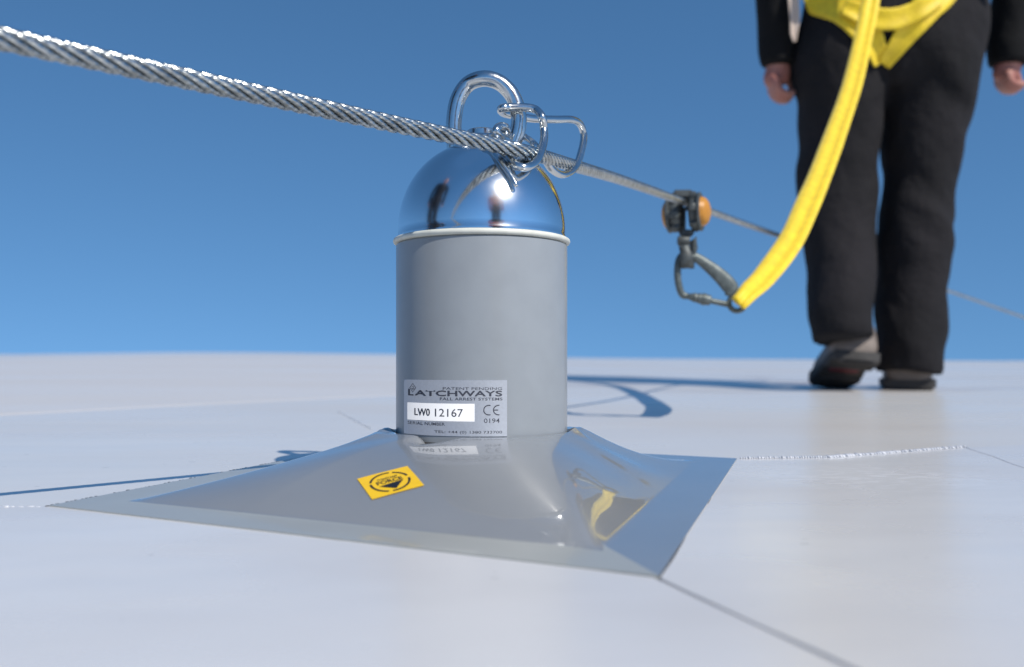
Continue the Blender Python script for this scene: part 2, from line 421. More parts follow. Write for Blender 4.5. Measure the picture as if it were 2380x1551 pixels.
for ki, ko in rows:
    for a in angs:
        r1, side = quad_dir(a)
        r0 = TR+.0012+.0042*bumpf(a, A_GAP, .15)+.003*(bumpf(a, PI+.12, .13)+bumpf(a, -.05, .12))
        rc = r1*(1-FLG/EDG[side][2])
        r = r0+(rc-r0)*ki+(r1*.996-rc)*ko
        x, y = r*math.cos(a), r*math.sin(a)
        h = flash_h(x, y, a, ki+ko)-(.0016 if ki == 0 else 0)
        V.append((PC.x+x, PC.y+y, h))
for a in angs:                                        # thin edge down to the sheet
    r = quad_dir(a)[0]*.996; V.append((PC.x+r*math.cos(a), PC.y+r*math.sin(a), .0004))
for i in range(len(rows)):
    for k in range(NAG): F.append((i*NAG+k, i*NAG+(k+1) % NAG, (i+1)*NAG+(k+1) % NAG, (i+1)*NAG+k)[::-1])
flash = add_obj('flashing', V, F, M_FLASH, post); autosmooth(flash, 50)
flash.data.materials.append(M_FLANGE)          # mirrored pale haze put into the flat margin's colour on the two left sides
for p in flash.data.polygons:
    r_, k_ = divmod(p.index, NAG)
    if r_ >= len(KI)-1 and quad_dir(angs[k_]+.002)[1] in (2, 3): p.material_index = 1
flash['label'] = 'glossy grey moulded base flaring out over the roof'
fl_bvh = BVHTree.FromPolygons([Vector(v) for v in V], F)
post['label'] = 'grey cylindrical anchor post with chrome dome and flared glossy base on the pale roof'

ZT = .1505                           # top of the grey tube
V, F = lathe([(TR, .006), (TR, .05), (TR, .1), (TR, ZT-.001), (TR-.001, ZT), (.02, ZT)], PC, 128)
autosmooth(add_obj('tube', V, F, M_GREY, post), 40)
V, F = lathe([(TR+.0006, .004), (TR+.0006, .0285), (TR-.001, .0288)], PC, 96)
add_obj('gap_dark_ring', V, F, M_SOLE, post)  # black ring added to darken the gap where the rim pulls off
V, F = lathe([(.04, ZT+.0001), (.0552, ZT+.0001), (.0560, ZT+.0007), (.0564, ZT+.0018), (.0560, ZT+.003), (.0550, ZT+.0036), (.045, ZT+.0036)], PC, 128)
add_obj('seal_ring', V, F, M_SEAL, post)
DR, DH, DZ = .0532, .0615, ZT+.0036
prof = [(DR-.001, 0), (DR+.0003, .0004), (DR+.0003, .0018), (DR, .0024), (DR, .006)]
for i in range(1, 25):
    a = PI/2*i/25; prof.append((DR*math.cos(a)**.96, .006+(DH-.006)*math.sin(a)))
prof.append((.0005, DH))
V, F = lathe(prof, PC+Vector((0, 0, DZ)), 128)
dome = add_obj('dome_cap', V, F, M_CHROME, post); autosmooth(dome, 40); dome['label'] = 'polished chrome dome on top of the tube'
V, F = lathe([(.019, -.006), (.019, .0015), (.018, .0027), (.0105, .003), (.0103, .0075), (.0095, .0082), (.0001, .0082)], PC+Vector((.0005, 0, DZ+DH)), 48)
autosmooth(add_obj('collar', V, F, M_STEEL, post))
# eye ring
ring = [(1064, 362), (1056, 322), (1055, 280), (1064, 232), (1088, 196), (1124, 183), (1160, 192), (1188, 219), (1203, 256), (1205, 292), (1194, 332), (1180, 362), (1122, 372)]
RD = .607
pts = catmull([at(x, y, RD+(.004 if x < 1120 else -.001)) for x, y in ring], 10, True)
V, F = tube(pts, (lambda n: [.0051]*n)(len(pts)), 24, True)
add_obj('eye_ring', V, F, M_STEEL, post)

# name plate on the tube
def ang_of(px):
    k = (px-CX)/FPX; lo, hi = -PI/2, PI/2
    for _ in range(40):
        m = (lo+hi)/2
        if (PC.x+TR*math.sin(m))/(PC.y-TR*math.cos(m)) < k: lo = m
        else: hi = m
    return lo
SC = .79122
AT = [(x, ang_of((1100+x/2.2154)*SC)) for x in range(150, 905, 10)]
def plate_pt(x, y, off):            # x, y on the printed label, wrapped round the tube
    a = interp(x, AT); r = TR+off
    z = EYE-((650+y/2.2154)*SC-HZ)/FPX*.5524
    return Vector((PC.x+r*math.sin(a), PC.y-r*math.cos(a), z))
def plate_rect(x0, x1, y0, y1, off, n=32):
    V, F = [], []
    for j in (y0, y1):
        for i in range(n+1): V.append(plate_pt(x0+(x1-x0)*i/n, j, off))
    for i in range(n): F.append((i, i+1, n+2+i, n+1+i)[::-1])
    for j in (y0, y1):                                # edge thickness
        b = len(V)
        for i in range(n+1): V.append(plate_pt(x0+(x1-x0)*i/n, j, 0.00005))
        o_ = 0 if j == y0 else n+1
        for i in range(n): F.append((o_+i, o_+i+1, b+i+1, b+i))
    return V, F
V, F = plate_rect(195, 862, 1035, 1400, .0003)
plate = add_obj('name_plate', V, F, M_PLATE, post); plate['label'] = 'silver rectangular maker label low on the tube'
V, F = plate_rect(217, 652, 1188, 1303, .00034)
add_obj('serial_panel', V, F, M_WHITE, plate)
def plate_print(name, items, off, m):
    V, F = [], []
    for v, f in items:
        b = len(V); V += [plate_pt(x, y, off) for x, y in v]; F += [tuple(b+i for i in q) for q in f]
    return add_obj(name, V, F, m, plate, False)
def arc(cx, cy, rx, ry, a0, a1, n=24): return [(cx+rx*math.cos(math.radians(a0+(a1-a0)*i/n)), cy+ry*math.sin(math.radians(a0+(a1-a0)*i/n))) for i in range(n+1)]
def bold(t, x0, x1, y0, y1, d, base=0.0):           # heavy weight: the same glyphs printed over with small shifts
    return [fit_text(t, x0+dx, x1+dx, y0+dy, y1+dy, base) for dx, dy in ((-d, 0), (d, 0), (0, -d*.6), (0, d*.6))]
def stack(name, groups, off, m):
    V, F = [], []
    for k, (v, f) in enumerate(groups):
        b = len(V); V += [plate_pt(x, y, off+.000004*k) for x, y in v]; F += [tuple(b+i for i in q) for q in f]
    return add_obj(name, V, F, m, plate, False)
stack('maker_lettering', [fit_text('PATENT PENDING', 446, 830, 1081, 1098, .004)]+bold('ATCHWAYS', 266, 829, 1104, 1139, 2.2, .004)+bold('L', 224, 256, 1097, 1140, 2.2, .004)+
      [fit_text('FALL ARREST SYSTEMS', 428, 832, 1148, 1166, .004)], .00033, M_INK)
dm = [(252, 1060), (271, 1089), (252, 1118), (233, 1089)]
tri = ([(252, 1072), (262, 1089), (252, 1106), (243, 1089)], [(0, 1, 2, 3)])
plate_print('diamond_logo', [poly_line(dm, 5, True), poly_line([(246, 1080), (258, 1080), (252, 1096), (246, 1090)], 4), poly_line([(244, 1092), (252, 1104), (262, 1090)], 4)], .00033, M_INK)
stack('serial_lettering', bold('LW0', 264, 362, 1224, 1271, 1.7)+[fit_text('12167', 396, 577, 1222, 1274, .003)], .00037, M_INK)
plate_print('conformity_mark', [poly_line(arc(744, 1229, 34, 31, 305, 90+5+0 if False else 55, 24), 7) if False else poly_line(arc(744, 1229, 33, 31, 70, 290, 24), 7),
            poly_line(arc(808, 1229, 34, 31, 82, 278, 24), 7), poly_line([(778, 1229), (804, 1229)], 7), fit_text('0194', 712, 814, 1283, 1312, .004)], .00033, M_INK)
plate_print('small_lettering', [fit_text('SERIAL NUMBER', 219, 460, 1313, 1333, .004), fit_text('TEL: +44 (0) 1380 732700', 391, 830, 1364, 1386, .004)], .00033, M_INK)

# yellow sticker lying on the flashing
def hit(px, py):
    d = at(px, py, 1)-Vector((0, 0, EYE))
    return fl_bvh.ray_cast(Vector((0, 0, EYE)), d.normalized())[0]
SQ = [hit(*p) for p in ((830, 1115), (947, 1085), (986, 1130), (865, 1163))]
def stick_pt(u, v, off):
    p = SQ[0].lerp(SQ[1], u).lerp(SQ[3].lerp(SQ[2], u), v)
    h, n, _, _ = fl_bvh.ray_cast(Vector((p.x, p.y, .2)), Vector((0, 0, -1)))
    if n.z < 0: n = -n
    return h+n*off
N = 14; V, F = [], []
for i in range(N+1):
    for j in range(N+1): V.append(stick_pt(i/N, j/N, .0004))
for i in range(N):
    for j in range(N): F.append((i*(N+1)+j, i*(N+1)+j+1, (i+1)*(N+1)+j+1, (i+1)*(N+1)+j))
stick = add_obj('warning_sticker', V, F, M_YSTICK, post); stick['label'] = 'yellow rectangular sticker with a dark ring emblem on the sloping base'
def tri_grid(a, b, c, n):
    V, F, ix = [], [], {}
    for i in range(n+1):
        for j in range(n+1-i):
            u, v = i/n, j/n; ix[i, j] = len(V); V.append((a[0]+(b[0]-a[0])*u+(c[0]-a[0])*v, a[1]+(b[1]-a[1])*u+(c[1]-a[1])*v))
    for i in range(n):
        for j in range(n-i):
            F.append((ix[i, j], ix[i+1, j], ix[i, j+1]))
            if (i+1, j+1) in ix: F.append((ix[i+1, j], ix[i+1, j+1], ix[i, j+1]))
    return V, F
def stick_print(name, items, m):
    V, F = [], []
    for v, f in items:
        b = len(V); V += [stick_pt(x, y, .00055) for x, y in v]; F += [tuple(b+i for i in q) for q in f]
    return add_obj(name, V, F, m, stick, False)
segs = [poly_line(arc(.5, .5, .36, .40, a, b, 20), .045) for a, b in ((200, 285), (295, 350), (5, 100), (112, 190))]
stick_print('ring_emblem', segs+[tri_grid((.26, .60), (.74, .56), (.52, .84), 12)], M_BLACK)
stick_print('sticker_lettering', [fit_text('CONSTANT', .30, .70, .29, .38, .004), fit_text('FORCE', .25, .75, .40, .54, .02)], M_BLACK)

# ------------------------------------------------------------------ wire rope
IZ = [(-600, 1/.36+600*.00094), (0, 1/.36), (1150, 1/.555), (1235, 1/.578), (1300, 1/.640), (1450, 1/.86), (1600, 1/1.16), (1740, 1/1.5), (1800, 1/1.75), (1885, 1/2.5), (2040, 1/2.75), (2215, 1/2.95), (2380, 1/3.1), (2600, 1/3.35)]
def cd(px): return 1/interp(px, IZ)
CR = [(-600, -40), (-150, 58), (0, 90), (435, 184), (870, 279), (1150, 338), (1230, 356), (1300, 376), (1450, 421), (1600, 474), (1740, 524), (1870, 568), (2040, 622), (2215, 680), (2380, 738), (2600, 815)]
ctl = [at(x, y, cd(x)) for x, y in CR]
ctl.insert(0, ctl[0]+(ctl[0]-ctl[2]).normalized()*.5)
fine = catmull(ctl, 60)
def resample(pts, stepf):
    out = [pts[0].copy()]; cur = pts[0].copy(); i = 1
    while i < len(pts):
        st = stepf(cur); d = (pts[i]-cur).length
        if d >= st:
            cur = cur+(pts[i]-cur)*(st/d); out.append(cur.copy())
        else: i += 1
    return out
cp = resample(fine, lambda p: .0019 if .2 < p.y < 1.25 else .0032)
rope_pos = cp[len(cp)//2]
rope = thing('wire_rope', 'long twisted steel wire rope running across the sky past the post eye', 'wire rope', at(1150, 338, cd(1150)))
fr = frames(cp); arcl = [0.0]
for a, b in zip(cp, cp[1:]): arcl.append(arcl[-1]+(b-a).length)
HR, SR, LAY, NW, LP = .00315, .00145, .050, 7, 4
V, F = tube(cp[::2], .00205, 10); add_obj('core', V, F, M_CORE, rope)
for k in range(6):
    V, F = [], []; seg = NW*LP
    for i, (p, (t, n, b)) in enumerate(zip(cp, fr)):
        ph = 2*PI*arcl[i]/LAY+k*PI/3; e1 = n*math.cos(ph)+b*math.sin(ph); e2 = t.cross(e1)
        c = p+e1*HR; tw = -2*PI*arcl[i]/.018
        for q in range(seg):
            th = 2*PI*q/seg+tw; lob = 1+(.13 if p.y < 1.25 else .04)*(abs(math.sin(NW*(th-tw)/2))-.64)
            V.append(c+(e1*math.cos(th)+e2*math.sin(th))*SR*lob)
    for i in range(len(cp)-1):
        for q in range(seg): F.append((i*seg+q, i*seg+(q+1) % seg, (i+1)*seg+(q+1) % seg, (i+1)*seg+q))
    add_obj('strand', V, F, M_ROPE, rope)

# ------------------------------------------------------------------ wire clip holding the rope to the eye
clip = thing('wire_clip', 'bent bright wire clip with two hooks round the rope, looped through the post eye', 'clip', at(1200, 300, .6))
def cpx(x, y, off): return at(x, y, cd(x)+off)
path = [cpx(1168, 352, .009), cpx(1180, 366, .006), cpx(1196, 381, -.004), cpx(1221, 390, -.012), cpx(1249, 372, -.015), cpx(1263, 332, -.013), cpx(1264, 300, -.008),
        at(1260, 274, .592), at(1246, 256, .597), at(1222, 250, .598), at(1185, 250, .597), at(1170, 251, .595), at(1163, 256, .600), at(1170, 263, .610), at(1190, 268, .618),
        at(1235, 276, .630), at(1290, 278, .650), at(1326, 278, .668), at(1346, 287, .685), at(1356, 310, .698), cpx(1354, 340, -.017), cpx(1338, 388, -.014), cpx(1310, 406, -.006),
        cpx(1284, 395, .002), cpx(1266, 370, .008), cpx(1246, 342, .012), at(1222, 322, .620), at(1196, 312, .612), at(1172, 316, .598), at(1160, 314, .588), at(1153, 305, .585),
        at(1160, 295, .588), at(1174, 296, .592), at(1178, 306, .595), at(1168, 313, .597)]
V, F = tube(catmull([at(1126, 330, .574), at(1140, 348, .571), at(1165, 380, .562), at(1188, 411, .558), at(1201, 434, .556)], 8), [.0018]*24+[.0017]*6+[.0016, .0014, .0009], 12)
add_obj('wire_tail', V, F, M_STEEL, clip)
wp = catmull(path, 9)
V, F = tube(wp, .0026, 14)
add_obj('wire', V, F, M_STEEL, clip)

# ------------------------------------------------------------------ traveller, carabiner, lanyard
TD = 1.15
def c3(cx, cy, dd=0.0): return at((1900+cx/3.4475)*SC, (500+cy/3.4475)*SC, TD+dd)
U = (.79122/3.4475)/FPX*TD          # metres per unit of c3
trav = thing('cable_traveller', 'dark cast metal rope traveller with two star wheels and orange hubs on the wire rope', 'rope traveller', c3(400, 430))
ax = Vector((.93, -.36, .03)).normalized()
def wheel(c, sgn, Rw, wdt):
    # axis pointing outwards; star-shaped rim with six blunt teeth
    o = ax*sgn; pro = .46 if sgn > 0 else .30
    prof = [(.0001, -wdt*.5), (Rw*.62, -wdt*.5), (Rw*.86, -wdt*.42), (Rw*.95, -wdt*.25), (Rw*.95, wdt*.05), (Rw*.90, wdt*.2), (Rw*1.02, wdt*.28), (Rw*1.04, wdt*.42), (Rw*.97, wdt*.5), (Rw*.6, wdt*.52), (.0001, wdt*.52)]
    V, F = lathe(prof, c, 72, o, wob=lambda a, r, h: 1+(.10*(1 if math.cos(6*a) > .0 else -1) if (r > Rw*.8 and h < wdt*.23) else 0))
    wh = add_obj('star_wheel', V, F, M_CAST, trav); autosmooth(wh, 40)
    pr = [(Rw*.80, wdt*.50)]+[(Rw*.78*math.cos(t), wdt*.52+Rw*pro*math.sin(t)) for t in [i*PI/2/9 for i in range(9)]]+[(.0001, wdt*.52+Rw*pro)]
    V, F = lathe(pr, c, 40, o); add_obj('hub_cap', V, F, M_ORANGE, wh)
wheel(c3(285, 452, .006), -1, 178*U, 150*U); wheel(c3(497, 425, -.004), 1, 190*U, 120*U)
V, F = box(c3(378, 520, .001), (26*U, 60*U, 270*U))
box(c3(345, 250, -.004), (170*U, 100*U, 90*U), V=V, F=F, bev=.25)
box(c3(440, 262, 0), (150*U, 90*U, 90*U), V=V, F=F, bev=.25)
box(c3(400, 225, 0), (120*U, 80*U, 42*U), V=V, F=F, bev=.3)
box(c3(405, 395, .004), (120*U, 40*U, 36*U), V=V, F=F, bev=.3)
box(c3(400, 640, 0), (140*U, 90*U, 70*U), V=V, F=F, bev=.25)
tb = add_obj('body', V, F, M_CAST, trav, False); autosmooth(tb)
# swivel shackle
V, F = [], []
tube([c3(312, 715, -.008), c3(330, 715, -.008), c3(415, 715, -.008), c3(432, 715, -.008)], [40*U, 47*U, 47*U, 40*U], 20, V=V, F=F)
tube([c3(436, 745), c3(470, 700), c3(476, 790), c3(466, 860)], [(44*U, 40*U), (52*U, 42*U), (48*U, 40*U), (36*U, 28*U)], 12, V=V, F=F)
tube(catmull([c3(372, 730, -.006), c3(385, 800, -.008), c3(405, 900, -.01), c3(412, 985, -.006)], 4), [(56*U, 30*U)]*6+[(66*U, 32*U)]*5+[(66*U, 28*U)]*2, 16, up=Vector((0, 1, 0)), V=V, F=F)
tube([c3(350, 770, -.02), c3(350, 770, .0)], 16*U, 12, V=V, F=F)
tube(catmull([c3(405, 800, .012), c3(440, 900, .012), c3(440, 985, .006)], 4), [(42*U, 24*U)]*9, 14, up=Vector((0, 1, 0)), V=V, F=F)
autosmooth(add_obj('swivel_shackle', V, F, M_CAST, trav), 40)

cara = thing('carabiner', 'grey forged steel carabiner with screw gate hanging from the traveller', 'carabiner', c3(560, 1330))
V, F = [], []
tube(catmull([c3(470, 885), c3(400, 852), c3(345, 878), c3(316, 950), c3(312, 1080), c3(330, 1190), c3(358, 1258), c3(400, 1278)], 8),
     36*U, 16, V=V, F=F)
sp = catmull([c3(440, 868), c3(505, 890), c3(600, 955), c3(700, 1035), c3(790, 1120), c3(850, 1200), c3(852, 1275)], 8)
wv = [44+38*smooth01(i/(len(sp)-1)*1.25)*(1 if i < len(sp)-10 else 1-(i-(len(sp)-10))/14) for i in range(len(sp))]
tube(sp, [(x*U, 30*U) for x in wv], 16, up=Vector((0, 1, 0)), V=V, F=F)
eye = [c3(915+82*math.cos(2*PI*i/40), 1345+82*math.sin(2*PI*i/40)) for i in range(40)]
tube(eye, (lambda n: [(27*U, 25*U)]*n)(40), 14, True, V=V, F=F)
add_obj('frame', V, F, M_FORGED, cara)
V, F = tube([c3(380, 1272), c3(470, 1290), c3(620, 1318), c3(770, 1350), c3(830, 1362)], [30*U, 30*U, 28*U, 30*U, 30*U], 16)
gate = add_obj('gate', V, F, M_FORGED, cara)
sl_p = [(432, 34), (446, 40), (470, 44), (474, 52), (500, 52), (504, 46), (512, 46), (516, 56), (560, 60), (564, 66), (596, 66), (600, 60), (640, 56), (648, 42)]
V, F = tube([c3(x, 1272+(x-380)*.187) for x, r in sl_p], [r*U*.92 for x, r in sl_p], 24)
autosmooth(add_obj('screw_sleeve', V, F, M_FORGED, gate), 30)

LN = [(1716, 706, 1.136), (1728, 694, 1.138), (1745, 675, 1.152), (1780, 640, 1.19), (1838, 560, 1.27), (1875, 480, 1.36), (1909, 400, 1.46), (1946, 300, 1.60), (1980, 200, 1.75), (2004, 100, 1.88), (2024, 0, 1.96), (2040, -120, 2.0), (2050, -300, 2.03), (2052, -420, 2.055)]
lp = catmull([at(*p) for p in LN], 8)
sect = []
for k in range(32):                 # folded webbing: two soft lobes with a crease between
    a = 2*PI*k/32; x = math.cos(a); y = math.sin(a)
    cr = .85*math.exp(-((x-.10)/.17)**2) if y > 0 else .2*math.exp(-(x/.2)**2)
    sect.append((math.copysign(abs(x)**.8, x), y*(1-cr)*(1.0 if x < .1 else .75)))
nl = len(lp)
rd = []
for i in range(nl):
    t = i/(nl-1)
    wd = .0105+.0075*smooth01(t*2.6)
    rd.append((wd*(1+.012*math.sin(i*.5)), .0068+.0004*math.sin(i*.6)))
V, F = tube(lp, rd, 32, up=Vector((-.35, -1, .15)), sect=sect)
lany = thing('lanyard', 'bright yellow webbing lanyard sloping from the carabiner up to the person', 'lanyard', lp[0])
add_obj('webbing', V, F, M_YELLOW, lany)
V, F = [], []
for sgn in (-.55, .62):             # stitch lines pressed along the webbing
    q = [p+f[2]*(r[0]*sgn)+f[1]*(r[1]*.62) for p, f, r in zip(lp, frames(lp, Vector((-.35, -1, .15))), rd)]
    tube(q, .0006, 6, V=V, F=F)
add_obj('stitching', V, F, M_YSTICK, lany)

# ------------------------------------------------------------------ person
PD_ = 2.2; PX = (2050-CX)/FPX*PD_
PZ = roof_z(PX, PD_)
per = thing('person', 'person in black trousers and yellow harness walking away, one heel lifted', 'person', (PX, PD_, PZ))
def q(x, y, z): return Vector((PX+x, PD_+y, PZ+z))
UPY = Vector((0, 1, 0))
def limb(pts, V, F, n=5, seg=20, up=UPY):
    """pts: (x, y, z, half width, half depth)"""
    c = catmull([Vector(p[:3]) for p in pts], n); a = catmull([Vector((p[3], p[4], 0)) for p in pts], n)
    tube([q(*p) for p in c], [(r.x, r.y) for r in a], seg, up=up, V=V, F=F)
LEGL = [(-.085, 0, .86, .10, .12), (-.095, .0, .76, .112, .125), (-.099, .0, .65, .0945, .108), (-.099, .015, .5, .091, .095), (-.104, .0, .36, .081, .086), (-.114, -.05, .25, .073, .083), (-.126, -.090, .170, .067, .078), (-.128, -.106, .112, .067, .075)]
LEGR = [(.11, 0, .86, .11, .12), (.106, .0, .76, .118, .125), (.105, .01, .65, .099, .108), (.096, .02, .5, .084, .095), (.086, .02, .36, .083, .088), (.076, .02, .22, .078, .085), (.069, .008, .11, .076, .092), (.063, .004, .038, .070, .096)]
PEL = [(.02, .0, 1.06, .165, .11), (.022, .0, .97, .19, .122), (.024, -.01, .88, .212, .135), (.022, -.01, .80, .213, .135), (.02, -.005, .735, .19, .11), (.01, 0, .70, .10, .07)]
V, F = [], []
for l_ in (LEGL, LEGR, PEL): limb(l_, V, F)
me = remesh('trousers', V, F, .0065, 6)
for v in me.vertices:               # cloth folds
    p = v.co; z = p.z-PZ
    side = 1 if p.x-PX > .01 else -1
    s = noise.noise(Vector((p.x*5+side*3, p.y*4, (z+side*(p.x-PX)*.9)*13)))*.009+noise.noise(Vector((p.x*9, p.y*9, z*20+side*6*(p.x-PX))))*.0016
    kn = math.exp(-((z-.40)/.12)**2)+.8*math.exp(-((z-.14)/.08)**2)+.7*math.exp(-((z-.68)/.06)**2)+.45
    v.co += v.normal*s*kn*1.3
bm = bmesh.new(); bm.from_mesh(me)
for _ in range(3): bmesh.ops.smooth_vert(bm, verts=bm.verts, factor=.5, use_axis_x=True, use_axis_y=True, use_axis_z=True)
bm.to_mesh(me); bm.free(); me.update()
tro = link('trousers', me, M_CLOTH, per); tro['label'] = 'loose black work trousers'
tro_bvh = BVHTree.FromPolygons([v.co.copy() for v in me.vertices], [tuple(p.vertices) for p in me.polygons])

ARL = [(-.07, .0, 1.395, .05, .05), (-.155, .0, 1.395, .062, .066), (-.222, -.002, 1.345, .060, .064), (-.246, -.005, 1.26, .057, .06), (-.262, -.01, 1.10, .052, .058), (-.250, .0, .93, .047, .052), (-.240, .01, .82, .044, .048), (-.238, .012, .752, .0435, .047)]
ARR = [(.11, .0, 1.395, .05, .05), (.195, .0, 1.395, .062, .066), (.266, -.002, 1.345, .060, .064), (.296, -.005, 1.26, .057, .06), (.318, -.01, 1.10, .054, .058), (.312, .0, .93, .049, .052), (.304, .01, .82, .0475, .05), (.302, .012, .757, .047, .048)]
TOR = [(.02, .0, .955, .195, .125), (.02, .0, 1.05, .19, .125), (.02, .0, 1.2, .20, .13), (.02, .0, 1.33, .19, .125), (.02, .005, 1.40, .15, .11), (.02, .01, 1.445, .095, .085), (.02, .012, 1.485, .066, .07)]
V, F = [], []
for l_ in (ARL, ARR, TOR): limb(l_, V, F)
me = remesh('jacket', V, F, .010, 4)
for v in me.vertices:
    p = v.co; v.co += v.normal*(noise.noise(Vector((p.x*6, p.y*6, p.z*16)))*.008)
me.update()
jk = link('jacket', me, M_JACKET, per); jk['label'] = 'dark jacket with long sleeves'

# the body itself: one surface, limbs a little slimmer than the cloth
def slim(l_, k): return [(a, b, c, w_*k, d_*k) for a, b, c, w_, d_ in l_]
V, F = [], []
limb(slim(LEGL[:-1], .66), V, F); limb(slim(LEGR[:-1], .66), V, F); limb(slim(PEL, .8), V, F)
limb(slim(TOR[:-1], .82), V, F)
def arm(l_, hx):
    s = slim(l_, .62); s = s[:-1]+[(l_[-1][0], l_[-1][1], .748, .027, .022)]
    limb(s, V, F)
arm(ARL, -1); arm(ARR, 1)
limb([(.02, .012, 1.44, .055, .058), (.02, .02, 1.52, .052, .055), (.02, .03, 1.57, .055, .06)], V, F)
limb([(.02, .03, 1.525, .045, .05), (.02, .035, 1.56, .062, .08), (.02, .03, 1.63, .076, .098), (.02, .025, 1.69, .076, .096), (.02, .025, 1.74, .055, .065), (.02, .025, 1.76, .02, .03)], V, F, seg=24)   # head
limb([(.02, .115, 1.645, .008, .01), (.02, .135, 1.615, .014, .012), (.02, .128, 1.60, .012, .01)], V, F, seg=12)             # nose
for s in (-1, 1): limb([(.02+s*.074, .025, 1.60, .006, .012), (.02+s*.082, .018, 1.63, .008, .02), (.02+s*.08, .02, 1.655, .006, .014)], V, F, seg=12)   # ears
def hand(w_, s, kl=1.0):
    """hanging half-closed hand; s = side the fingers curl towards"""
    wx, wy, wz = w_
    limb([(wx, wy, wz+.012, .025, .021), (wx, wy, wz-.012, .030, .022), (wx-s*.004, wy, wz-.032, .031, .022), (wx-s*.004, wy+.002, wz-.046, .027, .019)], V, F, seg=16)
    for i, (oy, ln) in enumerate(((-.024, .82), (-.008, .97), (.009, 1.0), (.025, .9))):
        ln *= kl       # four fingers, little finger nearest
        x, y = wx-s*.008, wy+oy
        limb([(x-s*.002, y, wz-.034, .0105, .0095), (x-s*.001, y, wz-.034-.026*ln, .0100, .0092), (x+s*.010, y+.001, wz-.036-.043*ln, .0092, .0086), (x+s*.027, y+.003, wz-.036-.050*ln, .0086, .0080), (x+s*.042, y+.004, wz-.034-.043*ln, .0068, .0066)], V, F, n=4, seg=10)
    limb([(wx+s*.016, wy+.018, wz-.010, .012, .012), (wx+s*.032, wy+.026, wz-.026, .0112, .0115), (wx+s*.040, wy+.028, wz-.046, .0098, .010), (wx+s*.038, wy+.026, wz-.066, .0075, .008)], V, F, n=4, seg=10)
hand((-.238, .012, .757), 1, .88); hand((.298, .012, .772), 1, .72)
me = remesh('body', V, F, .0055, 2)
body = link('body', me, M_SKIN, per); body['label'] = 'bare hands hanging half closed below the sleeves'
V, F = [], []
limb([(.02, -.012, 1.585, .066, .05), (.02, -.006, 1.63, .081, .078), (.02, .01, 1.69, .083, .088), (.02, .018, 1.745, .062, .073), (.02, .02, 1.772, .02, .03)], V, F, seg=28)
me = remesh('hair', V, F, .008, 3); link('hair', me, M_HAIR, per)
# face, seen only from the far side
for s in (-1, 1):
    V, F = lathe([(.0001, .011)]+[(.011*math.sin(t), .011*math.cos(t)) for t in [i*PI/8 for i in range(1, 8)]]+[(.0001, -.011)], q(.02+s*.031, .106, 1.648), 14)
    add_obj('eye', V, F, M_HAIR, body)
V, F = tube([q(-.004, .112, 1.578), q(.008, .119, 1.577), q(.02, .121, 1.5775), q(.032, .119, 1.577), q(.044, .112, 1.578)], [.002, .004, .0045, .004, .002], 10)
add_obj('mouth', V, F, M_RED, body)

